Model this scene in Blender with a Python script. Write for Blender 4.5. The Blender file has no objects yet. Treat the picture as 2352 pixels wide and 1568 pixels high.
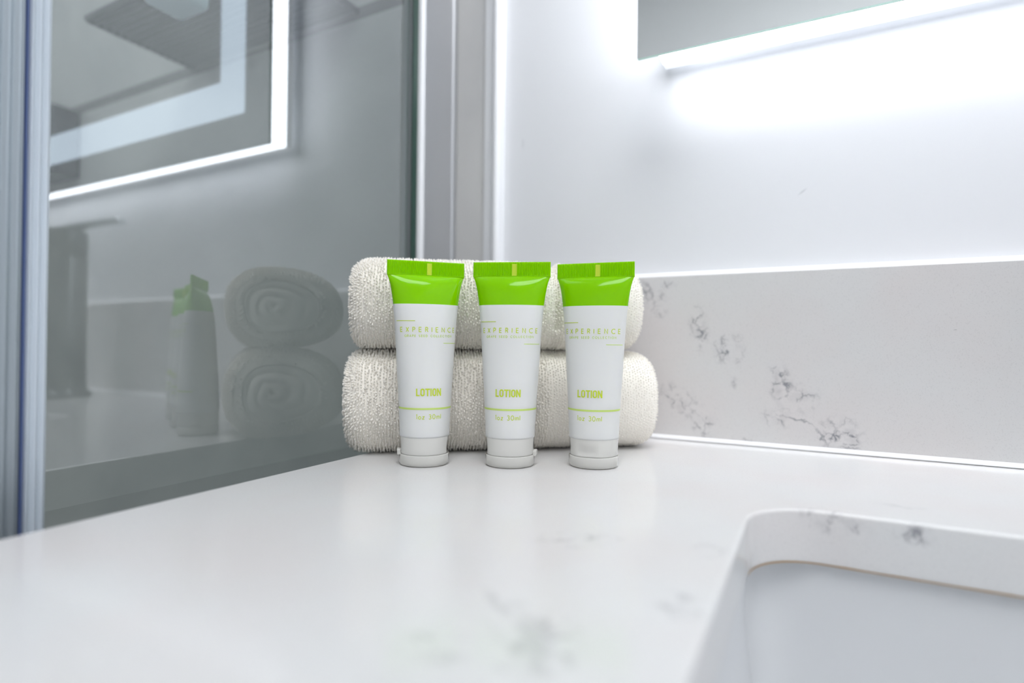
import bpy, bmesh, math, random
from mathutils import Vector, Matrix, noise
from mathutils.geometry import tessellate_polygon

random.seed(7)
scene = bpy.context.scene
COL = scene.collection

# ------------------------------------------------------------------ camera
CAM = Vector((0, 0, 0.06))                      # six centimetres above the worktop (z = 0)
yaw = math.atan2(689, 1308); roll = math.atan(0.01); pitch = math.atan(8.8 / 1308)
FW = Vector((-math.sin(yaw) * math.cos(pitch), math.cos(yaw) * math.cos(pitch), math.sin(pitch)))
r0 = Vector((math.cos(yaw), math.sin(yaw), 0)); u0 = r0.cross(FW)
RI = r0 * math.cos(roll) + u0 * math.sin(roll)
UP = u0 * math.cos(roll) - r0 * math.sin(roll)
cd = bpy.data.cameras.new('camera')
cam = bpy.data.objects.new('camera', cd); COL.objects.link(cam)
M = Matrix((RI, UP, -FW)).transposed().to_4x4(); M.translation = CAM
cam.matrix_world = M
cd.sensor_width = 36; cd.lens = 1308 / 2352 * 36
cd.clip_start = 0.005; cd.clip_end = 20
cd.dof.use_dof = True; cd.dof.focus_distance = 0.281; cd.dof.aperture_fstop = 4.0
scene.camera = cam

# ------------------------------------------------------------------ world, exposure
w = bpy.data.worlds.new('world'); scene.world = w; w.use_nodes = True
w.node_tree.nodes['Background'].inputs[0].default_value = (0.8, 0.85, 0.9, 1)
w.node_tree.nodes['Background'].inputs[1].default_value = 0.3
scene.view_settings.view_transform = 'Standard'; scene.view_settings.look = 'None'
scene.view_settings.gamma = 1; scene.view_settings.use_curve_mapping = False
scene.view_settings.exposure = 0.34
scene.cycles.use_denoising = True
scene.cycles.max_bounces = 10; scene.cycles.diffuse_bounces = 6
scene.cycles.transparent_max_bounces = 12
scene.cycles.caustics_reflective = False; scene.cycles.caustics_refractive = False

LED = 7.0            # mirror light
PANEL = 8.6          # ceiling lamp diffusers

# ------------------------------------------------------------------ materials
def mat(name):
    m = bpy.data.materials.new(name); m.use_nodes = True
    nt = m.node_tree; return m, nt, nt.nodes['Principled BSDF'], nt.nodes['Material Output']

def simple(name, col, rough=0.5, metal=0.0, spec=0.5, emit=None, coat=0.0, trans=0.0, sss=0.0, ior=1.45):
    m, nt, b, o = mat(name)
    b.inputs['Base Color'].default_value = (*col, 1)
    b.inputs['Roughness'].default_value = rough
    b.inputs['Metallic'].default_value = metal
    b.inputs['Specular IOR Level'].default_value = spec
    b.inputs['Coat Weight'].default_value = coat
    b.inputs['Transmission Weight'].default_value = trans
    b.inputs['IOR'].default_value = ior
    if sss:
        b.inputs['Subsurface Weight'].default_value = sss
        b.inputs['Subsurface Radius'].default_value = (0.006, 0.006, 0.005)
        b.inputs['Subsurface Scale'].default_value = 1.0
    if emit:
        b.inputs['Emission Color'].default_value = (*emit[0], 1)
        b.inputs['Emission Strength'].default_value = emit[1]
    return m

def add_bump(m, scale, strength, dist=0.001, detail=3, coord='Object'):
    nt = m.node_tree; b = nt.nodes['Principled BSDF']
    tc = nt.nodes.new('ShaderNodeTexCoord'); n = nt.nodes.new('ShaderNodeTexNoise')
    n.inputs['Scale'].default_value = scale; n.inputs['Detail'].default_value = detail
    bp = nt.nodes.new('ShaderNodeBump'); bp.inputs['Strength'].default_value = strength
    bp.inputs['Distance'].default_value = dist
    nt.links.new(tc.outputs[coord], n.inputs['Vector'])
    nt.links.new(n.outputs['Fac'], bp.inputs['Height'])
    nt.links.new(bp.outputs['Normal'], b.inputs['Normal'])
    return m

def blob_mask(nt, vec, blobs):
    """blobs: (centre, radii, rotation about Y or Z, weight, softness) -> max of soft ellipsoids"""
    last = None
    for c, r, rot, wt in blobs:
        mp = nt.nodes.new('ShaderNodeMapping'); mp.vector_type = 'TEXTURE'
        mp.inputs['Location'].default_value = c
        mp.inputs['Rotation'].default_value = rot
        mp.inputs['Scale'].default_value = r
        nt.links.new(vec, mp.inputs['Vector'])
        ln = nt.nodes.new('ShaderNodeVectorMath'); ln.operation = 'LENGTH'
        nt.links.new(mp.outputs[0], ln.inputs[0])
        mr = nt.nodes.new('ShaderNodeMapRange'); mr.interpolation_type = 'SMOOTHSTEP'
        mr.inputs['From Min'].default_value = 1.0; mr.inputs['From Max'].default_value = 0.15
        mr.inputs['To Min'].default_value = 0.0; mr.inputs['To Max'].default_value = wt
        nt.links.new(ln.outputs['Value'], mr.inputs['Value'])
        if last is None: last = mr.outputs[0]
        else:
            mx = nt.nodes.new('ShaderNodeMath'); mx.operation = 'MAXIMUM'
            nt.links.new(last, mx.inputs[0]); nt.links.new(mr.outputs[0], mx.inputs[1]); last = mx.outputs[0]
    return last

def quartz(name, blobs, lines, base, rough):
    m, nt, b, o = mat(name); L = nt.links; N = nt.nodes.new
    tc = N('ShaderNodeTexCoord'); P = tc.outputs['Object']
    # wobble the coordinates
    nz = N('ShaderNodeTexNoise'); nz.inputs['Scale'].default_value = 150; nz.inputs['Detail'].default_value = 5
    nz.inputs['Roughness'].default_value = 0.65
    L.new(P, nz.inputs['Vector'])
    sb = N('ShaderNodeVectorMath'); sb.operation = 'SUBTRACT'; sb.inputs[1].default_value = (.5, .5, .5)
    L.new(nz.outputs['Color'], sb.inputs[0])
    sc = N('ShaderNodeVectorMath'); sc.operation = 'SCALE'; sc.inputs['Scale'].default_value = 0.011
    L.new(sb.outputs[0], sc.inputs[0])
    ad = N('ShaderNodeVectorMath'); ad.operation = 'ADD'
    L.new(P, ad.inputs[0]); L.new(sc.outputs[0], ad.inputs[1])
    vo = N('ShaderNodeTexVoronoi'); vo.feature = 'DISTANCE_TO_EDGE'; vo.inputs['Scale'].default_value = 125
    L.new(ad.outputs[0], vo.inputs['Vector'])
    th = N('ShaderNodeMapRange'); th.interpolation_type = 'SMOOTHSTEP'
    th.inputs['From Min'].default_value = 0.11; th.inputs['From Max'].default_value = 0.0
    L.new(vo.outputs['Distance'], th.inputs['Value'])
    # break the network up
    n2 = N('ShaderNodeTexNoise'); n2.inputs['Scale'].default_value = 170; n2.inputs['Detail'].default_value = 4
    L.new(P, n2.inputs['Vector'])
    r2 = N('ShaderNodeMapRange'); r2.inputs['From Min'].default_value = 0.42; r2.inputs['From Max'].default_value = 0.62
    L.new(n2.outputs['Fac'], r2.inputs['Value'])
    mu = N('ShaderNodeMath'); mu.operation = 'MULTIPLY'; L.new(th.outputs[0], mu.inputs[0]); L.new(r2.outputs[0], mu.inputs[1])
    cl = N('ShaderNodeMath'); cl.operation = 'MULTIPLY_ADD'
    L.new(r2.outputs[0], cl.inputs[0]); cl.inputs[1].default_value = 0.22; L.new(mu.outputs[0], cl.inputs[2])
    bm_ = blob_mask(nt, P, blobs)
    m2 = N('ShaderNodeMath'); m2.operation = 'MULTIPLY'; L.new(cl.outputs[0], m2.inputs[0]); L.new(bm_, m2.inputs[1])
    fac = m2.outputs[0]
    if lines:
        lm = blob_mask(nt, ad.outputs[0], lines)
        mx = N('ShaderNodeMath'); mx.operation = 'MAXIMUM'; L.new(fac, mx.inputs[0]); L.new(lm, mx.inputs[1]); fac = mx.outputs[0]
    # cloudy base with a breath of pink
    n3 = N('ShaderNodeTexNoise'); n3.inputs['Scale'].default_value = 16; n3.inputs['Detail'].default_value = 3
    L.new(P, n3.inputs['Vector'])
    r3 = N('ShaderNodeMapRange'); r3.inputs['From Min'].default_value = 0.4; r3.inputs['From Max'].default_value = 0.65
    L.new(n3.outputs['Fac'], r3.inputs['Value'])
    c1 = N('ShaderNodeMix'); c1.data_type = 'RGBA'
    c1.inputs[6].default_value = (*base, 1); c1.inputs[7].default_value = (base[0] * 1.0, base[1] * .965, base[2] * .96, 1)
    L.new(r3.outputs[0], c1.inputs[0])
    # fine speckle
    n4 = N('ShaderNodeTexNoise'); n4.inputs['Scale'].default_value = 1500; n4.inputs['Detail'].default_value = 1
    L.new(P, n4.inputs['Vector'])
    r4 = N('ShaderNodeMapRange'); r4.inputs['From Min'].default_value = 0.3; r4.inputs['From Max'].default_value = 0.42
    r4.inputs['To Min'].default_value = 0.93; r4.inputs['To Max'].default_value = 1.0
    L.new(n4.outputs['Fac'], r4.inputs['Value'])
    c2 = N('ShaderNodeVectorMath'); c2.operation = 'SCALE'
    L.new(c1.outputs[2], c2.inputs[0]); L.new(r4.outputs[0], c2.inputs['Scale'])
    c3 = N('ShaderNodeMix'); c3.data_type = 'RGBA'
    L.new(fac, c3.inputs[0]); L.new(c2.outputs[0], c3.inputs[6]); c3.inputs[7].default_value = (.24, .24, .26, 1)
    L.new(c3.outputs[2], b.inputs['Base Color'])
    b.inputs['Roughness'].default_value = rough
    return m

RY = lambda a: (0, math.radians(a), 0)
RZ = lambda a: (0, 0, math.radians(a))
m_splash = quartz('quartz_backsplash', [
    ((-.096, .377, .095), (.016, .05, .011), RY(25), .75),
    ((-.084, .377, .101), (.010, .05, .005), RY(-20), .6),
    ((-.089, .377, .084), (.008, .05, .008), RY(0), .5),
    ((-.064, .377, .072), (.008, .05, .019), RY(-8), 1.15),
    ((-.046, .377, .059), (.013, .05, .014), RY(-20), .85),
    ((-.078, .377, .026), (.024, .05, .012), RY(28), .75),
    ((-.060, .377, .010), (.012, .05, .011), RY(20), .8),
    ((-.016, .377, .037), (.009, .05, .020), RY(-12), 1.1),
    ((-.004, .377, .031), (.012, .05, .012), RY(0), .6),
    ((-.018, .377, .018), (.012, .05, .008), RY(0), .7),
    ((.015, .377, .010), (.016, .05, .014), RY(20), 1.1),
    ((-.036, .377, .003), (.010, .05, .006), RY(0), .6),
    ((-.042, .377, .038), (.006, .05, .005), RY(0), .5)],
    [((-.008, .377, .0175), (.014, .05, .0011), RY(20), .75),
     ((.0055, .377, .0085), (.0075, .05, .0012), RY(62), .8),
     ((.020, .377, .0028), (.010, .05, .0010), RY(5), .6),
     ((.0670, .377, .0716), (.0006, .05, .0006), RY(0), .9)],
    (.665, .66, .655), .32)
m_counter = quartz('quartz_worktop', [
    ((-.052, .110, 0), (.012, .018, .05), RZ(60), .55),
    ((-.047, .101, 0), (.010, .013, .05), RZ(0), .55),
    ((-.066, .093, 0), (.010, .010, .05), RZ(0), .5),
    ((-.064, .166, 0), (.018, .010, .05), RZ(30), .4),
    ((-.026, .178, 0), (.007, .010, .05), RZ(0), .4),
    ((-.027, .136, 0), (.008, .012, .05), RZ(20), .4),
    ((.008, .2385, -.004), (.016, .01, .006), RY(15), .9),
    ((.032, .2385, -.004), (.008, .01, .005), RY(0), .8),
    ((.030, .262, 0), (.012, .005, .05), RZ(0), .3)],
    [((-.064, .116, 0), (.012, .0030, .05), RZ(-38), .24),
     ((-.050, .106, 0), (.016, .0048, .05), RZ(-58), .30)],
    (.705, .705, .70), .15)

m_wall = simple('wall_paint', (.77, .78, .80), .38, spec=.4)
nt = m_wall.node_tree; b = nt.nodes['Principled BSDF']
tc = nt.nodes.new('ShaderNodeTexCoord')
sm = blob_mask(nt, tc.outputs['Object'], [((-.0057, .392, .1562), (.0042, .05, .0009), RY(-38), .35), ((-.1987, .392, .2159), (.0015, .05, .006), RY(0), .16)])
mx = nt.nodes.new('ShaderNodeMix'); mx.data_type = 'RGBA'
mx.inputs[6].default_value = (.77, .78, .80, 1); mx.inputs[7].default_value = (.35, .36, .38, 1)
nt.links.new(sm, mx.inputs[0]); nt.links.new(mx.outputs[2], b.inputs['Base Color'])

def tile_mat():
    m, nt, b, o = mat('shower_tile'); L = nt.links; N = nt.nodes.new
    tc = N('ShaderNodeTexCoord')
    n = N('ShaderNodeTexNoise'); n.inputs['Scale'].default_value = 5; n.inputs['Detail'].default_value = 5
    n.inputs['Distortion'].default_value = 1.2
    L.new(tc.outputs['Object'], n.inputs['Vector'])
    cr = N('ShaderNodeValToRGB'); cr.color_ramp.elements[0].position = .35; cr.color_ramp.elements[1].position = .7
    cr.color_ramp.elements[0].color = (.60, .60, .595, 1); cr.color_ramp.elements[1].color = (.72, .715, .70, 1)
    L.new(n.outputs['Fac'], cr.inputs[0])
    sx = N('ShaderNodeSeparateXYZ'); L.new(tc.outputs['Object'], sx.inputs[0])
    a = N('ShaderNodeMath'); a.operation = 'SUBTRACT'; L.new(sx.outputs['Z'], a.inputs[0]); a.inputs[1].default_value = .362
    pp = N('ShaderNodeMath'); pp.operation = 'PINGPONG'; L.new(a.outputs[0], pp.inputs[0]); pp.inputs[1].default_value = .6
    lt = N('ShaderNodeMath'); lt.operation = 'LESS_THAN'; L.new(pp.outputs[0], lt.inputs[0]); lt.inputs[1].default_value = .006
    c = N('ShaderNodeMix'); c.data_type = 'RGBA'; L.new(lt.outputs[0], c.inputs[0]); L.new(cr.outputs[0], c.inputs[6])
    c.inputs[7].default_value = (.22, .22, .21, 1)
    L.new(c.outputs[2], b.inputs['Base Color']); b.inputs['Roughness'].default_value = .35
    return m
m_tile = tile_mat()
m_ceil = simple('ceiling_paint', (.86, .86, .86), .8)
m_floor = add_bump(simple('floor_tile', (.42, .42, .42), .4), 30, .1)
m_room = simple('room_wall_paint', (.86, .87, .88), .7)
m_trim = simple('white_trim', (.82, .83, .85), .25)
m_caulk_glow = simple('white_caulk_and_glow', (.90, .90, .91), .3)
m_ceramic = simple('white_ceramic', (.66, .67, .68), .12)
m_alu = add_bump(simple('satin_aluminium', (.62, .63, .65), .32, metal=.85), 40, .03)
m_alu_blue = simple('blue_grey_anodised_aluminium', (.40, .45, .49), .35, metal=.5)
m_seal = simple('pale_blue_clear_vinyl', (.72, .79, .86), .2, trans=.15)
m_gasket = simple('dark_blue_gasket', (.12, .17, .36), .4)
m_chrome = simple('chrome', (.72, .74, .76), .08, metal=1)
m_gun = simple('gunmetal', (.10, .105, .11), .25, metal=.8)
m_darkwire = simple('grey_wire', (.10, .11, .115), .35, metal=.6)
m_cab = simple('grey_cabinet_laminate', (.20, .20, .205), .5)
m_mirror = simple('mirror_silver', (.86, .89, .88), .015, metal=1)
m_greenedge = simple('green_glass_edge', (.22, .48, .38), .1, trans=.3)
m_litedge = simple('lit_green_mirror_edge', (.62, .85, .76), .3)
m_led = simple('led_diffuser', (.9, .9, .9), .4, emit=((.92, .945, 1.0), LED))
m_ledback = simple('white_acrylic_housing', (.92, .93, .95), .3, emit=((.9, .95, 1.0), .35))  # faint emission stands in for light falling on the housing
m_band = simple('frosted_lit_band', (.8, .85, .88), .5, emit=((.74, .87, 1.0), 1.9))
m_tray = simple('grey_metal_tray', (.55, .56, .58), .5, metal=.3)
m_panel = simple('ceiling_lamp_diffuser', (.9, .9, .9), .5, emit=((.955, .97, 1.0), PANEL))
m_bottle = simple('pale_blue_plastic', (.72, .84, .92), .35, sss=0)
m_rust = simple('brown_limescale_line', (.42, .27, .13), .8)

def glass_mat():
    m, nt, b, o = mat('shower_glass'); L = nt.links; N = nt.nodes.new
    nt.nodes.remove(b)
    t = N('ShaderNodeBsdfTransparent'); t.inputs[0].default_value = (.62, .68, .66, 1)
    g = N('ShaderNodeBsdfGlossy'); g.inputs['Roughness'].default_value = .0; g.inputs[0].default_value = (.95, .98, 1, 1)
    lw = N('ShaderNodeLayerWeight'); lw.inputs[0].default_value = .5
    p = N('ShaderNodeMath'); p.operation = 'POWER'; L.new(lw.outputs['Facing'], p.inputs[0]); p.inputs[1].default_value = 4
    ma = N('ShaderNodeMath'); ma.operation = 'MULTIPLY_ADD'; L.new(p.outputs[0], ma.inputs[0]); ma.inputs[1].default_value = .85; ma.inputs[2].default_value = .185
    mi = N('ShaderNodeMixShader'); L.new(ma.outputs[0], mi.inputs[0]); L.new(t.outputs[0], mi.inputs[1]); L.new(g.outputs[0], mi.inputs[2])
    L.new(mi.outputs[0], o.inputs['Surface'])
    return m
m_glass = glass_mat()
m_clear, nt, b, o = mat('clear_glass_back'); nt.nodes.remove(b)
t = nt.nodes.new('ShaderNodeBsdfTransparent'); nt.links.new(t.outputs[0], o.inputs['Surface'])

# ------------------------------------------------------------------ object helpers
def tag(o, label=None, cat=None, group=None, kind=None):
    if label: o['label'] = label
    if cat: o['category'] = cat
    if group: o['group'] = group
    if kind: o['kind'] = kind
    return o

def empty(name, loc, rz=0.0):
    o = bpy.data.objects.new(name, None); COL.objects.link(o); o.location = loc; o.rotation_euler = (0, 0, rz)
    o.empty_display_size = .02
    return o

def mesh(name, vs, fs, mats, parent=None, smooth=True, fm=None):
    me = bpy.data.meshes.new(name); me.from_pydata([tuple(v) for v in vs], [], fs)
    for m in (mats if isinstance(mats, (list, tuple)) else [mats]): me.materials.append(m)
    if smooth: me.polygons.foreach_set('use_smooth', [True] * len(me.polygons))
    if fm: me.polygons.foreach_set('material_index', fm)
    me.update()
    o = bpy.data.objects.new(name, me); COL.objects.link(o)
    if parent: o.parent = parent
    return o

def from_bm(name, bm, mats, parent=None, smooth=False):
    bmesh.ops.recalc_face_normals(bm, faces=bm.faces)
    me = bpy.data.meshes.new(name); bm.to_mesh(me); bm.free()
    for m in (mats if isinstance(mats, (list, tuple)) else [mats]): me.materials.append(m)
    if smooth: me.polygons.foreach_set('use_smooth', [True] * len(me.polygons))
    o = bpy.data.objects.new(name, me); COL.objects.link(o)
    if parent: o.parent = parent
    return o

def box_bm(x0, x1, y0, y1, z0, z1, bev=0, seg=2, bm=None):
    b2 = bmesh.new()
    bmesh.ops.create_cube(b2, size=1)
    for v in b2.verts:
        v.co = ((x0 + x1) / 2 + v.co.x * (x1 - x0), (y0 + y1) / 2 + v.co.y * (y1 - y0), (z0 + z1) / 2 + v.co.z * (z1 - z0))
    if bev: bmesh.ops.bevel(b2, geom=b2.edges[:], offset=bev, segments=seg, affect='EDGES', profile=.5)
    if bm is None: return b2
    me = bpy.data.meshes.new('t'); b2.to_mesh(me); b2.free(); bm.from_mesh(me); bpy.data.meshes.remove(me)
    return bm

def box(name, d, m, parent=None, bev=0, smooth=False):
    return from_bm(name, box_bm(*d, bev=bev), m, parent, smooth)

def lathe(profile, n=64, rfun=None):
    vs, fs = [], []
    for i, (r, z) in enumerate(profile):
        for k in range(n):
            a = 2 * math.pi * k / n
            rr = r * 1.0 if rfun is None else rfun(r, z, a)
            vs.append((rr * math.cos(a), rr * math.sin(a), z))
    for i in range(len(profile) - 1):
        for k in range(n):
            k2 = (k + 1) % n
            fs.append((i * n + k, i * n + k2, (i + 1) * n + k2, (i + 1) * n + k))
    return vs, fs

def extrude_profile(pts, z0, z1):
    """closed outline in x,y extruded along z"""
    n = len(pts)
    vs = [(x, y, z0) for x, y in pts] + [(x, y, z1) for x, y in pts]
    fs = [(i, (i + 1) % n, n + (i + 1) % n, n + i) for i in range(n)]
    fs += [tuple(range(n))[::-1], tuple(range(n, 2 * n))]
    return vs, fs

def tube_path(pts, r, n=14, caps=True):
    pts = [Vector(p) for p in pts]; vs, fs = [], []
    prev = None
    for i, p in enumerate(pts):
        t = (pts[min(i + 1, len(pts) - 1)] - pts[max(i - 1, 0)]).normalized()
        a = Vector((0, 0, 1)) if abs(t.z) < .9 else Vector((1, 0, 0))
        s = t.cross(a).normalized() if prev is None else (prev - t * prev.dot(t)).normalized()
        prev = s; q = t.cross(s)
        for k in range(n):
            an = 2 * math.pi * k / n
            vs.append(p + (s * math.cos(an) + q * math.sin(an)) * r)
    for i in range(len(pts) - 1):
        for k in range(n):
            fs.append((i * n + k, i * n + (k + 1) % n, (i + 1) * n + (k + 1) % n, (i + 1) * n + k))
    if caps:
        fs.append(tuple(range(n))[::-1]); fs.append(tuple(range((len(pts) - 1) * n, len(pts) * n)))
    return vs, fs

# ------------------------------------------------------------------ the room
ZC, ZF = 1.55, -.85
XL, XR, YF, YW = -1.15, 1.15, -1.55, .392
XG = -.268                                        # plane of the shower glass
T = .1
def struct(name, d, m, bev=0):
    o = box(name, d, m, bev=bev); o['kind'] = 'structure'; return o
struct('floor', (XL - T, XR + T, YF - T, YW + T, ZF - T, ZF), m_floor)
struct('ceiling', (XL - T, XR + T, YF - T, YW + T, ZC, ZC + T), m_ceil)
struct('wall_back', (-.222, XR + T, YW, YW + T, ZF, ZC), m_wall)
struct('wall_shower_back', (XL - T, -.222, YW, YW + T, ZF, ZC), m_tile)
struct('wall_left', (XL - T, XL, YF, YW, ZF, ZC), m_tile)
struct('wall_right', (XR, XR + T, YF, YW, ZF, ZC), m_room)
struct('wall_front', (XL - T, XR + T, YF - T, YF, ZF, ZC), m_room)
# white edge trim where the painted wall meets the shower tile
pts = [(-.2312, YW), (-.2312, YW - .0035), (-.2230, YW - .0040), (-.2222, YW - .0062)]
for k in range(9):
    a = math.pi - math.pi * k / 8
    pts.append((-.2187 + .0033 * math.cos(a), YW - .0062 - .0033 * math.sin(a)))
pts += [(-.2150, YW)]
vs, fs = extrude_profile(pts, .004, ZC)
t1 = mesh('trim_1', vs, fs, m_trim, smooth=False); t1['kind'] = 'structure'

# ------------------------------------------------------------------ worktop with the sink cut-out
CX0, CX1, CY0, CY1, CT = -.2168, XR, -.19, .392, .019
SX0, SX1, SY0, SY1, SR = -.0195, .44, -.13, .2395, .024
def rrect(x0, x1, y0, y1, r, n=12):
    out = []
    for cx, cy, a0 in ((x1 - r, y1 - r, 0), (x0 + r, y1 - r, 90), (x0 + r, y0 + r, 180), (x1 - r, y0 + r, 270)):
        for k in range(n + 1):
            a = math.radians(a0 + 90 * k / n); out.append((cx + r * math.cos(a), cy + r * math.sin(a)))
    return out
def counter():
    vs, fs, sm = [], [], []
    def ring(pts, z):
        i0 = len(vs); vs.extend((x, y, z) for x, y in pts); return list(range(i0, i0 + len(pts)))
    def bridge(a, b):
        n = len(a)
        for i in range(n): fs.append((a[i], a[(i + 1) % n], b[(i + 1) % n], b[i])); sm.append(True)
    be = .0013
    inner, outer = [], []
    for k in range(5):
        a = math.pi / 2 * k / 4
        off = be * (1 - math.sin(a)); z = -be + be * math.cos(a)
        inner.append(ring(rrect(SX0 - off, SX1 + off, SY0 - off, SY1 + off, SR + off), z))
        outer.append(ring([(CX1 - off, CY1 - off), (CX0 + off, CY1 - off), (CX0 + off, CY0 + off), (CX1 - off, CY0 + off)], z))
    inner.append(ring(rrect(SX0, SX1, SY0, SY1, SR), -CT)); outer.append(ring([(CX1, CY1), (CX0, CY1), (CX0, CY0), (CX1, CY0)], -CT))
    for k in range(5): bridge(inner[k + 1], inner[k]); bridge(outer[k], outer[k + 1])
    for lv in (0, 5):
        a = [Vector(vs[i]) for i in outer[lv]]; c = [Vector(vs[i]) for i in inner[lv]][::-1]
        idx = outer[lv] + inner[lv][::-1]
        for tri in tessellate_polygon([a, c]):
            f = tuple(idx[i] for i in tri)
            nrm = (Vector(vs[f[1]]) - Vector(vs[f[0]])).cross(Vector(vs[f[2]]) - Vector(vs[f[0]]))
            if (nrm.z > 0) != (lv == 0): f = f[::-1]
            fs.append(f); sm.append(False)
    o = mesh('countertop', vs, fs, m_counter, smooth=False)
    o.data.polygons.foreach_set('use_smooth', sm)
    try: o.data.set_sharp_from_angle(angle=math.radians(50))
    except Exception: pass
    return o
ct = counter()
tag(ct, 'white veined quartz worktop with a round-cornered cut-out for the sink', 'countertop')

bs = empty('backsplash', (0, .3846, 0))
sl = box('stone_strip', (-.2168, XR - .001, .3771 - .3846, .3915 - .3846, .0005, .1065), m_splash, bs, bev=.0008)
# the stone pattern reads world positions, so keep the strip's mesh in world coordinates
sl.data.transform(Matrix.Translation((0, .3846, 0))); sl.location = (0, -.3846, 0)
tag(bs, 'low grey-white marbled stone backsplash strip standing along the back of the worktop', 'backsplash')
def bead(name, y, z, r, parent, loc):
    pts = []
    n = 8
    vs, fs = [], []
    prof = [(y, z + r)] + [(y - r * math.sin(a) * .9 - 0, z + r - r * (1 - math.cos(a)) * 1.0) for a in [math.pi / 2 * k / n for k in range(1, n)]] + [(y - r, z)] + [(y, z)]
    m_ = len(prof)
    N = 40
    for i in range(N + 1):
        x = -.2160 + (XR - .002 + .2160) * i / N
        for (py, pz) in prof: vs.append((x - loc[0], py - loc[1], pz - loc[2]))
    for i in range(N):
        for k in range(m_): fs.append((i * m_ + k, i * m_ + (k + 1) % m_, (i + 1) * m_ + (k + 1) % m_, (i + 1) * m_ + k))
    fs.append(tuple(range(m_))); fs.append(tuple(range(N * m_, N * m_ + m_))[::-1])
    return mesh(name, vs, fs, m_caulk_glow, parent)
bead('caulk_and_glow_bead', .3771, .0003, .0024, bs, (0, .3846, 0))
bead('caulk_and_glow_bead', .392, .1066, .0038, bs, (0, .3846, 0))  # upper bead stands in for bright bounced light on the wall above the stone

# ------------------------------------------------------------------ sink
sk = empty('sink', (.21, .055, -.17))
def sink():
    L0 = Vector((.21, .055, -.17))
    vs, fs = [], []
    def ring(pts, z):
        i0 = len(vs); vs.extend((x - L0.x, y - L0.y, z - L0.z) for x, y in pts); return list(range(i0, i0 + len(pts)))
    rings = []
    g = .0025
    prof = [(.020, -.0194, .03), (.020, -.029, .03), (-g, -.0290, .026), (-g, -.0195, .026), (-g + .0001, -.0194, .026)]
    # rim flange (outer), rim top, inner wall going down, floor
    spec = [(g + .020, -.027), (g + .020, -.0195), (g, -.0195), (g, -.021), (g - .001, -.040), (-.004, -.09), (-.008, -.135), (-.016, -.150), (-.032, -.157), (-.10, -.160)]
    for off, z in spec:
        rings.append(ring(rrect(SX0 - off, SX1 + off, SY0 - off, SY1 + off, max(.008, .016 + off * .4)), z))
    outs = [(-.10, -.168), (-.02, -.166), (.006, -.14), (g + .006, -.03), (g + .020, -.027)]
    for a in range(len(rings) - 1):
        A, B = rings[a], rings[a + 1]; n = len(A)
        for i in range(n): fs.append((A[i], A[(i + 1) % n], B[(i + 1) % n], B[i]))
    fs.append(tuple(rings[-1]))
    r2 = [ring(rrect(SX0 - off, SX1 + off, SY0 - off, SY1 + off, max(.008, .016 + off * .4)), z) for off, z in outs[:-1]] + [rings[0]]
    for a in range(len(r2) - 1):
        A, B = r2[a], r2[a + 1]; n = len(A)
        for i in range(n): fs.append((A[i], A[(i + 1) % n], B[(i + 1) % n], B[i]))
    fs.append(tuple(r2[0])[::-1])
    bm = bmesh.new(); me = bpy.data.meshes.new('x'); me.from_pydata(vs, [], fs); bm.from_mesh(me)
    bmesh.ops.recalc_face_normals(bm, faces=bm.faces)
    o = from_bm('basin', bm, m_ceramic, sk, True)
    try: o.data.set_sharp_from_angle(angle=math.radians(40))
    except Exception: pass
sink()
# brown residue line in the joint under the stone
pts = rrect(SX0 + .0003, SX1 - .0003, SY0 + .0003, SY1 - .0003, SR)
vs, fs = [], []
L0 = Vector((.21, .055, -.17))
seg = [p for p in pts if p[1] > .14 and p[0] < .16]
seg.append((.16, SY1 - .0003))
seg.sort(key=lambda p: (p[0] if p[1] > SY1 - .0008 else -1 + p[1]))
n_ = 60
path = []
for (ax, ay), (bx, by) in zip(seg[:-1], seg[1:]):
    k_ = max(1, int(math.hypot(bx - ax, by - ay) / .003))
    for q in range(k_): path.append((ax + (bx - ax) * q / k_, ay + (by - ay) * q / k_))
for i, (x, y) in enumerate(path):
    t_ = .00018 + .00042 * max(0, noise.noise(Vector((x * 90, y * 90, 3))) + .25)
    if x > .05: t_ *= max(.25, 1 - (x - .05) * 10)
    cx_, cy_ = SX0 + .05, SY1 - .05
    for dz in (-.0003, t_):
        vs.append((x - L0.x, y - L0.y, -.0193 + dz - L0.z))
for i in range(len(path) - 1): fs.append((2 * i, 2 * i + 2, 2 * i + 3, 2 * i + 1))
mesh('residue_line', vs, fs, m_rust, sk)
vs, fs = lathe([(.001, -.157), (.018, -.157), (.022, -.1585), (.0225, -.1598)], 40)
mesh('drain', [(x, y, z + .17) for x, y, z in vs], fs, m_chrome, sk)
tag(sk, 'white ceramic undermount sink below the rounded worktop cut-out', 'sink')

# ------------------------------------------------------------------ faucet (seen reflected in the glass)
fc = empty('faucet', (.187, .318, 0))
vs, fs = lathe([(.0001, .0), (.027, .0), (.027, .004), (.0235, .006), (.0215, .010), (.0215, .150), (.0205, .1515), (.0001, .1515)], 48)
mesh('faucet_body', vs, fs, m_gun, fc)
vs, fs = lathe([(.0001, .1530), (.0210, .1530), (.0215, .1545), (.0215, .176), (.0200, .179), (.0001, .180)], 48)
hd = mesh('handle', vs, fs, m_gun, fc)
bm = box_bm(-.0065, .0065, -.012, .066, -.003, .003, bev=.002)
bmesh.ops.rotate(bm, verts=bm.verts, cent=(0, 0, 0), matrix=Matrix.Rotation(math.radians(8), 3, 'X'))
bmesh.ops.rotate(bm, verts=bm.verts, cent=(0, 0, 0), matrix=Matrix.Rotation(math.radians(65), 3, 'Z'))
bmesh.ops.translate(bm, verts=bm.verts, vec=(0, 0, .181))
from_bm('lever', bm, m_chrome, hd)
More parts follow.
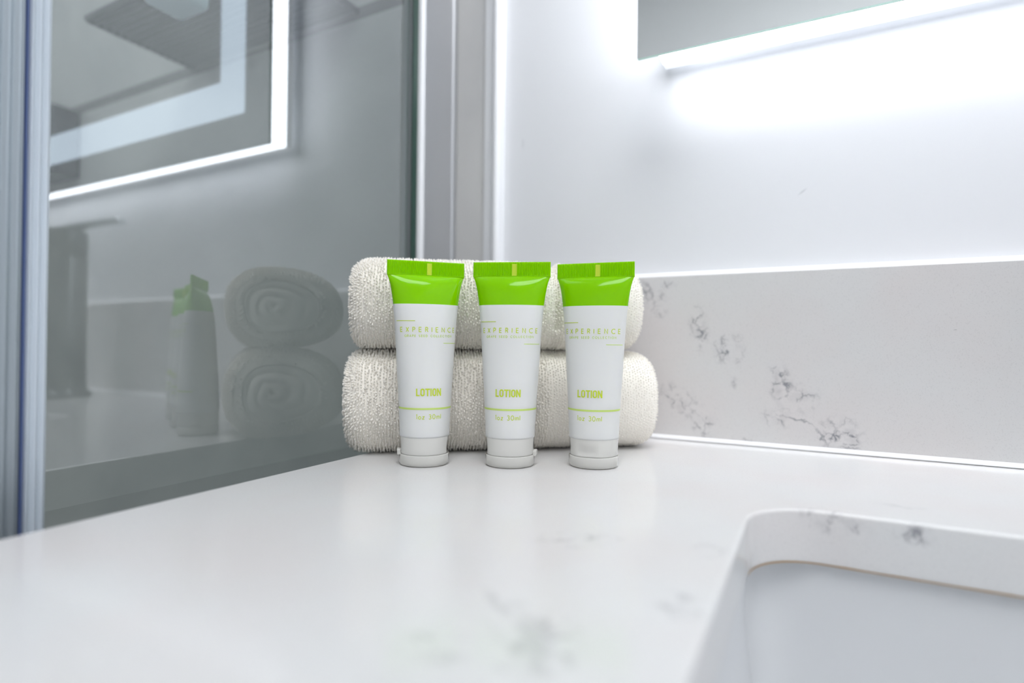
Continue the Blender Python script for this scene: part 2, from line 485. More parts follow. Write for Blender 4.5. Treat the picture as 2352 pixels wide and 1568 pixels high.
vs, fs = tube_path([(0, -.016, .124), (0, -.05, .122), (0, -.09, .118), (0, -.115, .112), (0, -.124, .103), (0, -.126, .094)], .0115, 20)
mesh('spout', vs, fs, m_gun, fc)
tag(fc, 'tall dark metal basin faucet behind the sink, seen reflected in the shower glass', 'faucet')

# ------------------------------------------------------------------ vanity cabinet under the worktop
vb = empty('vanity_cabinet', (.2, .1, ZF))
LV = Vector((.2, .1, ZF))
def loc_box(name, d, m, parent, L, bev=0):
    return box(name, (d[0] - L.x, d[1] - L.x, d[2] - L.y, d[3] - L.y, d[4] - L.z, d[5] - L.z), m, parent, bev)
loc_box('side_panel', (-.205, -.187, -.165, .390, ZF, -.0195), m_cab, vb, LV)
loc_box('side_panel', (1.128, 1.146, -.165, .390, ZF, -.0195), m_cab, vb, LV)
loc_box('back_panel', (-.187, 1.128, .378, .390, ZF, -.0195), m_cab, vb, LV)
loc_box('bottom_panel', (-.187, 1.128, -.165, .378, ZF + .08, ZF + .098), m_cab, vb, LV)
for k in range(3):
    x0 = -.203 + k * .450
    d_ = loc_box('door', (x0, x0 + .446, -.184, -.166, ZF + .1, -.023), m_cab, vb, LV, .001)
    hb = box_bm(x0 + .40 - LV.x, x0 + .41 - LV.x, -.205 - LV.y, -.185 - LV.y, -.25 - LV.z, -.12 - LV.z, bev=.002)
    from_bm('door_handle', hb, m_chrome, d_)
tag(vb, 'grey vanity cabinet carrying the white worktop and sink', 'cabinet')

# ------------------------------------------------------------------ lit mirror
MX0, MX1, MZ0, MZ1, MY = -.0975, .78, .2395, 1.02, .349
LM = Vector(((MX0 + MX1) / 2, YW, MZ0))
mr = empty('wall_mirror', LM)
def mbox(name, d, m, parent, bev=0): return loc_box(name, d, m, parent, LM, bev)
# glass slab: silvered face, green side edges, LED light painted into the paler others
bm = box_bm(MX0 - LM.x, MX1 - LM.x, MY - LM.y, MY + .0028 - LM.y, MZ0 - LM.z, MZ1 - LM.z)
bm.normal_update()
for f in bm.faces: f.material_index = 0 if abs(f.normal.y) > .5 else (2 if abs(f.normal.x) > .5 else 1)
from_bm('mirror_glass', bm, [m_mirror, m_litedge, m_greenedge], mr)
# frosted lit band set into the glass
def frame_strip(x0, x1, z0, z1, wd, y0, y1):
    vs = []
    for y in (y0, y1):
        vs += [(x0, y, z0), (x1, y, z0), (x1, y, z1), (x0, y, z1), (x0 + wd, y, z0 + wd), (x1 - wd, y, z0 + wd), (x1 - wd, y, z1 - wd), (x0 + wd, y, z1 - wd)]
    fs = []
    for i in range(4):
        j = (i + 1) % 4
        fs += [(i, j, 4 + j, 4 + i), (8 + i, 12 + i, 12 + j, 8 + j), (i, 8 + i, 8 + j, j), (4 + i, 4 + j, 12 + j, 12 + i)]
    return [(x - LM.x, y - LM.y, z - LM.z) for x, y, z in vs], fs
vs, fs = frame_strip(MX0 + .0335, MX1 - .0335, MZ0 + .0335, MZ1 - .0335, .035, MY - .0003, MY + .0002)
mesh('frosted_band', vs, fs, m_band, mr, smooth=False)
IN = .0062
vs, fs = frame_strip(MX0 + .010, MX1 - .010, MZ0 + IN, MZ1 - IN, .012, MY + .0030, MY + .027)
mesh('light_strip', vs, fs, m_led, mr, smooth=False)
vs, fs = frame_strip(MX0 + .010, MX1 - .010, MZ0 + IN, MZ1 - IN, .012, MY + .0271, MY + .0345)
mesh('housing', vs, fs, m_ledback, mr, smooth=False)
mbox('back_tray', (MX0 + .03, MX1 - .03, MY + .0045, YW - .0003, MZ0 + .03, MZ1 - .03), m_tray, mr)
tag(mr, 'frameless wall mirror with glowing white edge and frosted light band', 'mirror')

# ------------------------------------------------------------------ shower screen
LS = Vector((XG, .2, ZF))
ss = empty('shower_screen', LS)
GY0, GY1 = .1035, .3475
bm = box_bm(XG - .003 - LS.x, XG + .003 - LS.x, GY0 - LS.y, GY1 - LS.y, .03, 1.95)
bm.normal_update()
for f in bm.faces:
    f.material_index = 0 if f.normal.x > .5 else (1 if f.normal.x < -.5 else 2)
from_bm('glass_pane', bm, [m_glass, m_clear, m_greenedge], ss)
# wall channel: a deep aluminium U with a bright front lip
c = []
prof = [(XG + .0055, .3480), (XG + .0072, .3480), (XG + .0072, .3860), (XG + .0085, .3870), (XG + .0085, .3918),
        (XG - .0085, .3918), (XG - .0085, .3430), (XG - .0048, .3430), (XG - .0048, .3780), (XG + .0048, .3780), (XG + .0048, .3480)]
vs, fs = extrude_profile([(x - LS.x, y - LS.y) for x, y in prof], .02, 2.0)
mesh('wall_channel', vs, fs, m_alu, ss, smooth=False)
loc_box('lip_highlight', (XG + .0056, XG + .0090, .3424, .3478, ZF + .03, ZF + 1.98), m_trim, ss, LS, .0006)  # white strip added as the highlight along the aluminium lip
# ridged vinyl seal and the anodised upright at the near edge
def ridged(y0, y1, n, x_face, depth, back):
    out = []
    m_ = n * 8
    for k in range(m_ + 1):
        y = y0 + (y1 - y0) * k / m_
        out.append((x_face - depth * (.5 + .5 * math.cos(2 * math.pi * n * k / m_)), y))
    out += [(back, y1), (back, y0)]
    return out
pr = ridged(.1036, .1112, 3, XG + .0072, .0012, XG + .0042)
vs, fs = extrude_profile([(x - LS.x, y - LS.y) for x, y in pr], .03, 1.95)
mesh('seal_strip', vs, fs, m_seal, ss, smooth=False)
vs, fs = extrude_profile([(x - LS.x, y - LS.y) for x, y in [(XG - .006, .1020), (XG + .0070, .1024), (XG + .0082, .1030), (XG + .0076, .1034), (XG - .006, .1034)]], .03, 1.95)
mesh('gasket', vs, fs, m_gasket, ss, smooth=False)
pr = ridged(.0500, .1018, 16, XG + .0092, .0010, XG - .012)
vs, fs = extrude_profile([(x - LS.x, y - LS.y) for x, y in pr], .02, 2.0)
mesh('upright_profile', vs, fs, m_alu_blue, ss, smooth=False)
loc_box('bottom_rail', (XG - .012, XG + .012, .050, .3425, ZF, ZF + .0295), m_alu, ss, LS)
tag(ss, 'clear glass shower screen with aluminium channel at the wall and blue-grey ridged upright', 'shower screen')

# ------------------------------------------------------------------ things inside the shower
LH = Vector((-.49, YW, .364))
sh = empty('shower_shelf', LH)
rails = [[(-.607, .286, .364), (-.607, .391, .364)], [(-.37, .286, .364), (-.37, .391, .364)], [(-.607, .286, .364), (-.37, .286, .364)], [(-.607, .386, .364), (-.37, .386, .364)], [(-.607, .286, .392), (-.37, .286, .392)]]
for r_ in rails:
    vs, fs = tube_path(r_, .0035, 10); mesh('rail', [Vector(v) - LH for v in vs], fs, m_darkwire, sh)
for k in range(13):
    y = .2925 + k * .0072
    vs, fs = tube_path([(-.607, y, .3625), (-.37, y, .3625)], .0026, 8)
    mesh('wire', [Vector(v) - LH for v in vs], fs, m_darkwire, sh)
tag(sh, 'dark wire shelf on the shower wall, with a pale bottle at its front', 'shelf')
bt = empty('shampoo_bottle', (-.4275, .2605, .313))
bm = box_bm(-.0185, .0185, -.0175, .0165, 0, .118, bev=.006, seg=3); from_bm('bottle_body', bm, m_bottle, bt, True)
vs, fs = lathe([(.0001, .1181), (.010, .1181), (.010, .132), (.0001, .132)], 24); mesh('cap', vs, fs, m_trim, bt)
vs, fs = tube_path([(0, .0105, .0786), (0, .0300, .0842), (0, .0322, .0800)], .0012, 8); mesh('hook', vs, fs, m_chrome, bt)
tag(bt, 'pale blue square bottle hanging at the front of the wire shower shelf', 'bottle')
sd = empty('soap_dish', (-.93, YW, .27))
bm = box_bm(-.09, .088, -.034, -.0005, 0, .088, bev=.004); from_bm('dish_body', bm, m_gun, sd)
bm = box_bm(-.08, .078, -.030, -.004, .0885, .091, bev=.001); from_bm('dish_top', bm, m_darkwire, sd)
tag(sd, 'dark wall-mounted soap dish left of the wire shelf in the shower', 'soap dish')

# ------------------------------------------------------------------ ceiling lamps
def lamp(x, y, sx, sy, label):
    e = empty('ceiling_light', (x, y, ZC))
    box('lamp_frame', (-sx / 2 - .012, sx / 2 + .012, -sy / 2 - .012, sy / 2 + .012, -.012, -.0002), m_trim, e, .002)
    box('diffuser', (-sx / 2, sx / 2, -sy / 2, sy / 2, -.016, -.0125), m_panel, e)
    tag(e, label, 'ceiling light')
lamp(.30, -.42, .75, .75, 'square flush ceiling light over the vanity')

# ------------------------------------------------------------------ rolled towels
m_terry = simple('white_terry_cloth', (.96, .925, .855), .95, spec=.1)
m_terry.node_tree.nodes['Principled BSDF'].inputs['Sheen Weight'].default_value = .6
add_bump(m_terry, 2600, .5, .0004, 2)

_ico = bmesh.new(); bmesh.ops.create_icosphere(_ico, subdivisions=1, radius=1)
ICO_V = [v.co.copy() for v in _ico.verts]; ICO_F = [tuple(v.index for v in f.verts) for f in _ico.faces]; _ico.free()

def towel(name, loc, rz, length, hw, hh, seed, hem, label, back=(1.7, .70)):
    """roll along local x, resting at local z = 0"""
    rnd = random.Random(seed)
    root = empty(name, loc, rz)
    def R(th):                                     # squashed circle, flatter where it rests
        c, s = math.cos(th), math.sin(th); p = 2.35
        k = (abs(c / hw) ** p + abs(s / hh) ** p) ** (-1 / p)
        return k * c, k * s
    er = .0125                                     # end rounding
    def surf(s, th, lift=0.0):
        """s in 0..1 along the length"""
        x = s * length
        wob = 1 + .030 * noise.noise(Vector((x * 14, math.cos(th) * 1.3, math.sin(th) * 1.3 + seed))) 
        f = 1.0
        for d in (x, length - x):
            if d < er: f = min(f, 1 - .36 * (1 - math.sqrt(max(0, 1 - (1 - d / er) ** 2.2))))
        cy, cz = R(th)
        dip = 0.0
        for hx, dp, wd in hem['dips']:
            dip += dp * math.exp(-((x - hx) / wd) ** 2)
        if math.sin(th) < -.5: dip *= .2
        k = f * wob
        if cy > 0:                                 # deeper at the back, slimmer towards the far end
            t_ = x / length; cy *= back[0] + (back[1] - back[0]) * t_
        nrm = math.hypot(cy, cz)
        k += (lift - dip) / nrm
        z = cz * k
        z = max(z, -hh * .985) if f > .97 else z
        return Vector((x - length / 2, cy * k, z + hh))
    NT, NS = 120, 110
    vs, fs = [], []
    for i in range(NS + 1):
        s = i / NS
        for k in range(NT):
            vs.append(surf(s, 2 * math.pi * k / NT))
    for i in range(NS):
        for k in range(NT):
            fs.append((i * NT + k, i * NT + (k + 1) % NT, (i + 1) * NT + (k + 1) % NT, (i + 1) * NT + k))
    # spiral ends: rings going in to the centre, grooved where the cloth layers meet
    def capring(s_end, sgn):
        base = 0 if sgn < 0 else NS * NT
        prev = list(range(base, base + NT))
        for j in range(1, 17):
            q = 1 - j / 17
            cur = []
            for k in range(NT):
                th = 2 * math.pi * k / NT
                p = surf(s_end, th); c0 = Vector((p.x, 0, hh))
                r = q
                ph = (r * 3.0 + sgn * th / (2 * math.pi)) % 1.0
                g = abs(ph - .5) * 2                # 1 at the groove
                depth = .0030 * g ** 5
                bulge = .003 * (1 - q ** 2)
                pp = c0 + (p - c0) * q
                pp.x += sgn * (bulge - depth)
                cur.append(len(vs)); vs.append(pp)
            for k in range(NT):
                a, b_, c_, d_ = prev[k], prev[(k + 1) % NT], cur[(k + 1) % NT], cur[k]
                fs.append((a, d_, c_, b_) if sgn > 0 else (a, b_, c_, d_))
            prev = cur
        ci = len(vs); vs.append(Vector((vs[base].x + sgn * .001, 0, hh)))
        for k in range(NT): fs.append((prev[k], prev[(k + 1) % NT], ci))
    capring(0, -1); capring(1, 1)
    mesh('towel_roll', vs, fs, m_terry, root)
    # terry loops: rows of little leaning tufts
    vs, fs = [], []
    step = .00160
    circ = math.pi * (hw + hh)
    nth = int(circ / step); ns = int(length / step)
    for i in range(ns + 1):
        for k in range(nth):
            s = (i + rnd.uniform(-.22, .22)) / ns
            th = 2 * math.pi * (k + (.5 if i % 2 else 0) + rnd.uniform(-.22, .22)) / nth
            s = min(1, max(0, s)); x = s * length
            size = 1.0
            for x0, x1, sc_ in hem['bands']:
                if x0 < x < x1: size = sc_
            if size <= .01: continue
            p = surf(s, th, .0002)
            e1 = (surf(s, th + .02) - surf(s, th - .02)).normalized()
            e2 = Vector((1, 0, 0))
            nn = e2.cross(e1).normalized()
            if nn.dot(p - Vector((p.x, 0, hh))) < 0: nn = -nn
            if s < .06: nn = (nn + Vector((-.9, 0, 0)) * (1 - s / .06)).normalized()
            if s > .94: nn = (nn + Vector((.9, 0, 0)) * ((s - .94) / .06)).normalized()
            if p.z < .0008: continue
            dirn = (nn + e1 * rnd.uniform(-.35, .25) + e2 * rnd.uniform(-.25, .25) + Vector((0, 0, -.25))).normalized()
            a = dirn.cross(e2).normalized(); b_ = dirn.cross(a)
            ln = rnd.uniform(.0010, .0017) * size; ra = rnd.uniform(.00056, .00074) * (size * .6 + .4)
            i0 = len(vs)
            for v in ICO_V:
                q = p + dirn * (v.z * ln + ln * .35) + a * (v.x * ra) + b_ * (v.y * ra * .85)
                if q.z < .0001: q.z = .0001
                vs.append(q)
            for f in ICO_F: fs.append((f[0] + i0, f[1] + i0, f[2] + i0))
    o = mesh('terry_pile', vs, fs, m_terry, root); o['kind'] = 'stuff'
    tag(root, label, 'towel', 'rolled white towels')
    return root

ang = math.radians(37)
UX = Vector((math.cos(ang), math.sin(ang), 0)); C0 = Vector((-.2195, .2545, 0))
Lb = .178; cb = C0 + UX * (-.0175 + Lb / 2)
towel('rolled_towel', cb, ang, Lb, .0265, .0283, 3,
      dict(dips=[(.128, .0006, .002)], bands=[(.111, .127, .62), (.127, .129, .0), (.129, .2, .45)]),
      'white rolled terry towel lying on the worktop, lower one of the pair')
Lt = .166; ctp = C0 + UX * (-.0150 + Lt / 2) + Vector((0, 0, .0575))
towel('rolled_towel', ctp, ang, Lt, .0262, .0250, 11,
      dict(dips=[(.1135, .0034, .0022)], bands=[(.106, .112, .6), (.118, .2, .5)]),
      'white rolled terry towel resting on top of the other roll')

# ------------------------------------------------------------------ lotion tubes
m_body = simple('milky_white_tube_plastic', (.75, .755, .74), .4, spec=.3, sss=.5)
m_green = simple('green_tube_plastic', (.225, .58, .0), .10, spec=.22, sss=.25)
m_mark = simple('yellow_print', (.62, .74, .05), .3)
m_ink = simple('lime_ink', (.54, .66, .03), .45)
m_ink2 = simple('pale_lime_ink', (.56, .72, .17), .45)
def cap_mat(name, dens):
    m, nt, b, o = mat(name)
    b.inputs['Base Color'].default_value = (.97, .965, .94, 1); b.inputs['Roughness'].default_value = .28
    b.inputs['Transmission Weight'].default_value = .85; b.inputs['IOR'].default_value = 1.3
    tr = nt.nodes.new('ShaderNodeBsdfTransparent'); tr.inputs[0].default_value = (.97, .965, .95, 1)
    df = nt.nodes.new('ShaderNodeBsdfDiffuse'); df.inputs[0].default_value = (.88, .87, .83, 1)
    tl = nt.nodes.new('ShaderNodeBsdfTranslucent'); tl.inputs[0].default_value = (.92, .91, .88, 1)
    a1 = nt.nodes.new('ShaderNodeMixShader'); a1.inputs[0].default_value = .2
    nt.links.new(df.outputs[0], a1.inputs[1]); nt.links.new(tl.outputs[0], a1.inputs[2])
    gl = nt.nodes.new('ShaderNodeBsdfGlossy'); gl.inputs['Roughness'].default_value = .2
    a2 = nt.nodes.new('ShaderNodeMixShader'); a2.inputs[0].default_value = dens
    nt.links.new(tr.outputs[0], a2.inputs[1]); nt.links.new(a1.outputs[0], a2.inputs[2])
    fr = nt.nodes.new('ShaderNodeLayerWeight'); fr.inputs[0].default_value = .04
    a3 = nt.nodes.new('ShaderNodeMixShader'); nt.links.new(fr.outputs['Fresnel'], a3.inputs[0])
    nt.links.new(a2.outputs[0], a3.inputs[1]); nt.links.new(gl.outputs[0], a3.inputs[2])
    nt.nodes.remove(b)
    nt.links.new(a3.outputs[0], o.inputs['Surface'])
    return m
m_cap = cap_mat('frosted_clear_cap', .88)
m_lid = cap_mat('frosted_clear_lid', .72)

WT = [(.0140, 24.9), (.0164, 25.0), (.0200, 25.2), (.0283, 26.1), (.0375, 27.1), (.0470, 28.5), (.0600, 29.9), (.0713, 31.3), (.0796, 33.0), (.0850, 34.4), (.0891, 35.8), (.0922, 37.4), (.0940, 38.9), (.0948, 39.5)]
PER = math.pi * 25.15
def half_w(z):
    if z <= WT[0][0]: return WT[0][1] / 2000
    for (z0, w0), (z1, w1) in zip(WT[:-1], WT[1:]):
        if z <= z1:
            t = (z - z0) / (z1 - z0); return (w0 + (w1 - w0) * t) / 2000
    return WT[-1][1] / 2000
def perim(a, b):
    return math.pi * (3 * (a + b) - math.sqrt((3 * a + b) * (a + 3 * b)))
def half_d(z):
    a = half_w(z) * 1000; lo, hi = 0.35, a
    if perim(a, a) <= PER: return a / 1000
    for _ in range(30):
        md = (lo + hi) / 2
        if perim(a, md) < PER: lo = md
        else: hi = md
    b = (lo + hi) / 2
    return b / 1000
# smooth the width table once
_tab = []
ZS = [.0140 + (.0948 - .0140) * i / 160 for i in range(161)]
hwv = [half_w(z) for z in ZS]
for _ in range(6): hwv = [hwv[0]] + [(hwv[i - 1] + 2 * hwv[i] + hwv[i + 1]) / 4 for i in range(1, 160)] + [hwv[160]]
hdv = []
for i, a in enumerate(hwv):
    am = a * 1000; lo, hi = 0.3, am
    if perim(am, am) > PER:
        for _ in range(30):
            md = (lo + hi) / 2
            if perim(am, md) < PER: lo = md
            else: hi = md
    b_ = (lo + hi) / 2 if perim(am, am) > PER else am
    # the weld forces the walls flat together
    tz = (.0948 - ZS[i]) / .012
    if tz < 1: b_ = min(b_, .55 + 9.5 * tz ** .72)
    hdv.append(b_ / 1000)
for _ in range(3): hdv = [hdv[0]] + [(hdv[i - 1] + 2 * hdv[i] + hdv[i + 1]) / 4 for i in range(1, 160)] + [hdv[160]]
def ab(z):
    t = (z - ZS[0]) / (ZS[-1] - ZS[0]) * 160; t = min(159.999, max(0, t)); i = int(t); f = t - i
    return hwv[i] * (1 - f) + hwv[i + 1] * f, hdv[i] * (1 - f) + hdv[i + 1] * f
def on_tube(u, z, lift=.00007):
    """u: arc length from the middle of the front"""
    a, b = ab(z); s = 0; ph = 0; sg = 1 if u >= 0 else -1; dphi = .01
    while s < abs(u) and ph < math.pi:
        ds = math.hypot(a * math.cos(ph), b * math.sin(ph)) * dphi
        if s + ds > abs(u): ph += dphi * (abs(u) - s) / ds; break
        s += ds; ph += dphi
    x, y = a * math.sin(ph), -b * math.cos(ph)
    n = Vector((math.sin(ph) / a, -math.cos(ph) / b, 0)).normalized()
    return Vector((sg * x + sg * n.x * lift, y + n.y * lift, z))

# stroke lettering -------------------------------------------------
def arc(cx, cy, rx, ry, a0, a1, n=12):
    return [(cx + rx * math.cos(math.radians(a0 + (a1 - a0) * k / n)), cy + ry * math.sin(math.radians(a0 + (a1 - a0) * k / n))) for k in range(n + 1)]
G = {
 'E': (.52, [[(.5, 0), (0, 0), (0, 1), (.5, 1)], [(0, .5), (.46, .5)]]),
 'X': (.62, [[(0, 0), (.6, 1)], [(0, 1), (.6, 0)]]),
 'P': (.52, [[(0, 0), (0, 1), (.26, 1)] + arc(.26, .74, .25, .26, 90, -90) + [(0, .48)]]),
 'R': (.55, [[(0, 0), (0, 1), (.26, 1)] + arc(.26, .74, .25, .26, 90, -90) + [(0, .48)], [(.25, .48), (.54, 0)]]),
 'I': (.04, [[(0, 0), (0, 1)]]),
 'N': (.66, [[(0, 0), (0, 1), (.64, 0), (.64, 1)]]),
 'C': (.76, [arc(.5, .5, .5, .5, 48, 312, 20)]),
 'G': (.82, [arc(.5, .5, .5, .5, 48, 345, 20) + [(.98, .48), (.55, .48)]]),
 'A': (.72, [[(0, 0), (.35, 1), (.7, 0)], [(.13, .33), (.57, .33)]]),
 'S': (.50, [arc(.25, .75, .23, .25, 40, 270, 12) + arc(.25, .25, .25, .25, 90, -140, 12)]),
 'D': (.68, [[(0, 0), (0, 1), (.2, 1)] + arc(.2, .5, .46, .5, 90, -90, 14) + [(0, 0)]]),
 'O': (.98, [arc(.49, .5, .49, .5, 0, 360, 24)]),
 'L': (.46, [[(0, 1), (0, 0), (.44, 0)]]),
 'T': (.56, [[(0, 1), (.56, 1)], [(.28, 1), (.28, 0)]]),
 '1': (.14, [[(0, .88), (.14, 1), (.14, 0)]]),
 'o': (.56, [arc(.28, .3, .27, .3, 0, 360, 18)]),
 'z': (.42, [[(0, .58), (.4, .58), (0, 0), (.42, 0)]]),
 '3': (.46, [arc(.2, .75, .23, .25, 150, -90, 12) + arc(.2, .25, .26, .25, 90, -150, 12)]),
 '0': (.60, [arc(.3, .5, .3, .5, 0, 360, 20)]),
 'm': (.72, [[(0, 0), (0, .6)], [(0, .4)] + arc(.18, .42, .18, .17, 180, 0, 8) + [(.36, 0)], [(.36, .4)] + arc(.54, .42, .18, .17, 180, 0, 8) + [(.72, 0)]]),
 'l': (.02, [[(0, 0), (0, 1)]]),
 ' ': (.35, []),
}
NARROW = {  # bold condensed capitals for the product word
 'L': (.42, [[(.08, 1), (.08, .09), (.40, .09)]]), 'O': (.50, [arc(.25, .72, .165, .20, 0, 180, 10) + arc(.25, .28, .165, .20, 180, 360, 10) + [(.415, .72)]]),
 'T': (.50, [[(0, .91), (.50, .91)], [(.25, .91), (.25, 0)]]), 'I': (.17, [[(.085, 0), (.085, 1)]]),
 'N': (.52, [[(.08, 0), (.08, 1)], [(.09, .93), (.43, .07)], [(.44, 0), (.44, 1)]]) }
def lettering(name, text, uc, z0, h, total, sw, mat_, parent, font=G, sx=1.0, caps=True):
    ws = [font[c][0] * h * sx for c in text]
    gap = (total - sum(ws)) / (len(text) - 1)
    vs, fs = [], []; u = uc - total / 2
    def quad(p):
        i0 = len(vs)
        for (a, b) in p: vs.append(on_tube(a, b))
        fs.append(tuple(range(i0, i0 + len(p))))
    for ch, wd in zip(text, ws):
        for st in font[ch][1]:
            pts = [(u + x * h * sx, z0 + y * h) for x, y in st]
            n = len(pts); closed = math.hypot(pts[0][0] - pts[-1][0], pts[0][1] - pts[-1][1]) < 1e-6
            L, Rr = [], []
            for i in range(n):
                p0 = pts[i - 1] if i > 0 else (pts[-2] if closed else None)
                p1 = pts[i]; p2 = pts[i + 1] if i < n - 1 else (pts[1] if closed else None)
                d1 = None if p0 is None else ((p1[0] - p0[0]), (p1[1] - p0[1]))
                d2 = None if p2 is None else ((p2[0] - p1[0]), (p2[1] - p1[1]))
                def nz(d): l = math.hypot(*d) or 1; return (d[0] / l, d[1] / l)
                d1 = nz(d1) if d1 else nz(d2); d2 = nz(d2) if d2 else d1
                nx, ny = -(d1[1] + d2[1]), d1[0] + d2[0]; l = math.hypot(nx, ny) or 1; nx /= l; ny /= l
                cs = max(.45, nx * -d1[1] + ny * d1[0]); q = sw / 2 / cs
                L.append((p1[0] + nx * q, p1[1] + ny * q)); Rr.append((p1[0] - nx * q, p1[1] - ny * q))
            for i in range(n - 1):
                m_ = max(1, int(math.hypot(pts[i + 1][0] - pts[i][0], pts[i + 1][1] - pts[i][1]) / .0006))
                for q in range(m_):
                    f0, f1 = q / m_, (q + 1) / m_
                    lp = lambda A, B, f: (A[0] + (B[0] - A[0]) * f, A[1] + (B[1] - A[1]) * f)
                    quad([lp(Rr[i], Rr[i + 1], f0), lp(Rr[i], Rr[i + 1], f1), lp(L[i], L[i + 1], f1), lp(L[i], L[i + 1], f0)])
        u += wd + gap
    return mesh(name, vs, fs, mat_, parent, smooth=False)
def stripe(name, u0, u1, zc, th, mat_, parent, zc1=None):
    n = max(8, int(abs(u1 - u0) / .0007)); vs, fs = [], []
    zc1 = zc if zc1 is None else zc1
    for i in range(n + 1):
        u = u0 + (u1 - u0) * i / n; z = zc + (zc1 - zc) * i / n
        vs += [on_tube(u, z - th / 2, .00006), on_tube(u, z + th / 2, .00006)]
        if i: fs.append((2 * i - 2, 2 * i, 2 * i + 1, 2 * i - 1))
    return mesh(name, vs, fs, mat_, parent)

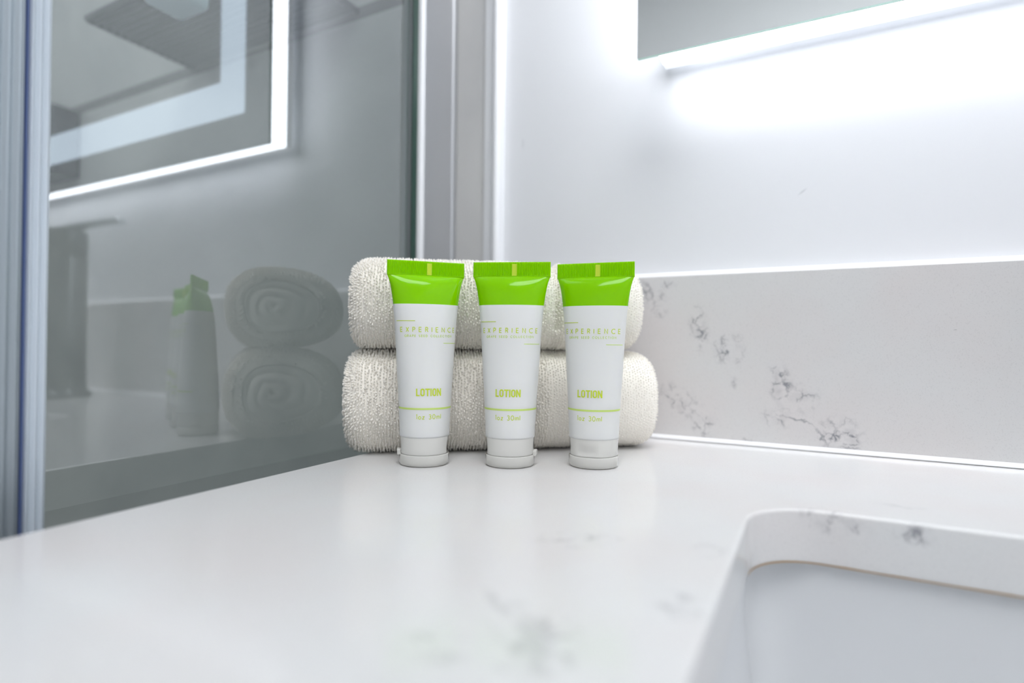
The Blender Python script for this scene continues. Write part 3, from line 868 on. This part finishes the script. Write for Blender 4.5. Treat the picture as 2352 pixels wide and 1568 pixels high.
def make_tube():
    root = empty('lotion_tube', (0, 0, 0))
    # body: rings from shoulder to weld
    ZB = .0797
    zs = sorted(set([.0140 + .0808 * i / 110 for i in range(111)] + [ZB]))
    n = 96; vs, fs, fm = [], [], []
    for z in zs:
        a, b = ab(z)
        for k in range(n):
            ph = 2 * math.pi * k / n
            x, y = a * math.sin(ph), -b * math.cos(ph)
            # slack film: shallow pull creases below the weld
            t = max(0, (z - .082) / .0128)
            if t > 0 and b > .001:
                y *= 1 + .05 * math.sin(x * 420 + 1.0) * t * (1 - t) * 2
            vs.append((x, y, z))
    for i in range(len(zs) - 1):
        for k in range(n):
            fs.append((i * n + k, i * n + (k + 1) % n, (i + 1) * n + (k + 1) % n, (i + 1) * n + k))
            fm.append(1 if zs[i] >= ZB - 1e-6 else 0)
    fs.append(tuple(range(n))[::-1]); fm.append(0)
    fs.append(tuple(range((len(zs) - 1) * n, len(zs) * n))); fm.append(1)
    bd = mesh('tube_body', vs, fs, [m_body, m_green], root, True, fm)
    # ribbed weld
    hwid = .0197; z0, z1 = .0944, .1018; nr = 48; per = 8; N_ = nr * per
    vs, fs = [], []
    zz = [z0 - .0002, z0 + .0003, z0 + .0010, z1 - .0005, z1]
    for j, z in enumerate(zz):
        amp = 0 if j in (0, 1) else (.00030 if j < 4 else .00016)
        base = [.0007, .00078, .0006, .0006, .00048][j]
        for sgn in (-1, 1):
            for i in range(N_ + 1):
                x = -hwid + 2 * hwid * i / N_
                e = min(1, (hwid - abs(x)) / .0004)
                vs.append((x, sgn * (base * (.5 + .5 * e) + amp * (.5 - .5 * math.cos(2 * math.pi * i / per))), z))
    W = N_ + 1
    for j in range(len(zz) - 1):
        for s_ in range(2):
            o0 = (j * 2 + s_) * W; o1 = ((j + 1) * 2 + s_) * W
            for i in range(N_):
                f = (o0 + i, o0 + i + 1, o1 + i + 1, o1 + i)
                fs.append(f if s_ == 0 else f[::-1])
        for i in (0, N_):
            f = (j * 2 * W + i, (j * 2 + 1) * W + i, ((j + 1) * 2 + 1) * W + i, (j + 1) * 2 * W + i)
            fs.append(f if i else f[::-1])
    for j in (0, len(zz) - 1):
        for i in range(N_):
            f = (j * 2 * W + i, j * 2 * W + i + 1, (j * 2 + 1) * W + i + 1, (j * 2 + 1) * W + i)
            fs.append(f[::-1] if j == 0 else f)
    cs = mesh('crimped_end', vs, fs, m_green, root, smooth=False)
    bm = box_bm(.0002 - .00005, .0026, -.00088, -.0003, .0948, .1008, bev=.0001)
    from_bm('colour_mark', bm, m_mark, cs)
    # cap and flip lid (hollow walls)
    def dent(r, z, a):
        d = abs((a + math.pi) % (2 * math.pi) - math.pi)           # angle from local +x of the cap
        k = math.exp(-(d / .38) ** 4)
        if z < .0058: return r
        t = min(1, max(0, (.0125 - z) / .005))
        return r - .0013 * k * t * t * (3 - 2 * t)
    prof = [(.0001, .0070), (.0106, .0070), (.0107, .0172), (.0109, .0178), (.0120, .0181), (.0123, .0178), (.01238, .0170), (.01232, .0125), (.0122, .0105), (.0121, .0085), (.0121, .0060), (.0120, .0055), (.0001, .0055)]
    vs, fs = lathe(prof, 72, dent)
    cp = mesh('cap', vs, fs, m_cap, root)
    prof = [(.0001, .0012), (.0110, .0012), (.0112, .0050), (.0118, .0054), (.01225, .0053), (.01245, .0048), (.0126, .0012), (.0123, .0003), (.0118, .0), (.0001, .0)]
    vs, fs = lathe(prof, 72)
    ld = mesh('flip_lid', vs, fs, m_lid, root)
    bm = box_bm(-.0137, -.0118, -.0028, .0028, .0046, .0075, bev=.0006)
    from_bm('hinge', bm, m_lid, cp)
    # print
    lettering('collection_name', 'EXPERIENCE', .0002, .0659, .00220, .0293, .00035, m_ink, root)
    lettering('subtitle', 'GRAPE SEED COLLECTION', .0002, .0634, .00100, .0246, .00023, m_ink2, root)
    lettering('product_word', 'LOTION', -.0001, .0345, .0037, .0127, .00063, m_ink, root, font=NARROW, sx=1.22)
    lettering('volume_text', '1oz 30ml', -.0001, .0234, .0022, .0124, .00031, m_ink, root)
    stripe('printed_line', -.0170, -.0068, .0713, .00032, m_ink, root)
    stripe('printed_line', .0075, .0170, .0604, .00032, m_ink2, root)
    stripe('printed_ring', -.0195, .0195, .0283, .0009, m_ink2, root)
    return root, cp

def copy_tree(o, parent=None):
    c = o.copy(); COL.objects.link(c)
    if parent is not None: c.parent = parent
    for ch in list(o.children): copy_tree(ch, c)
    return c

proto, cap0 = make_tube()
labels = ['leftmost of the three green and white lotion tubes, turned towards the right',
          'middle of the three green and white lotion tubes standing before the towels',
          'rightmost of the three green and white lotion tubes, nearest the sink']
spots = [(-.1735, .2353, 46.4, -6), (-.1348, .2549, 21.7, 176), (-.0973, .2744, 8.6, -95)]
tubes = [proto, copy_tree(proto), copy_tree(proto)]
for o, (x, y, a, ca), lb in zip(tubes, spots, labels):
    o.location = (x, y, .0003); o.rotation_euler = (0, 0, math.radians(a))
    tag(o, lb, 'lotion tube', 'lotion tubes in a row')
    for ch in o.children:
        if ch.name.split('.')[0] == 'cap': ch.rotation_euler = (0, 0, math.radians(ca))
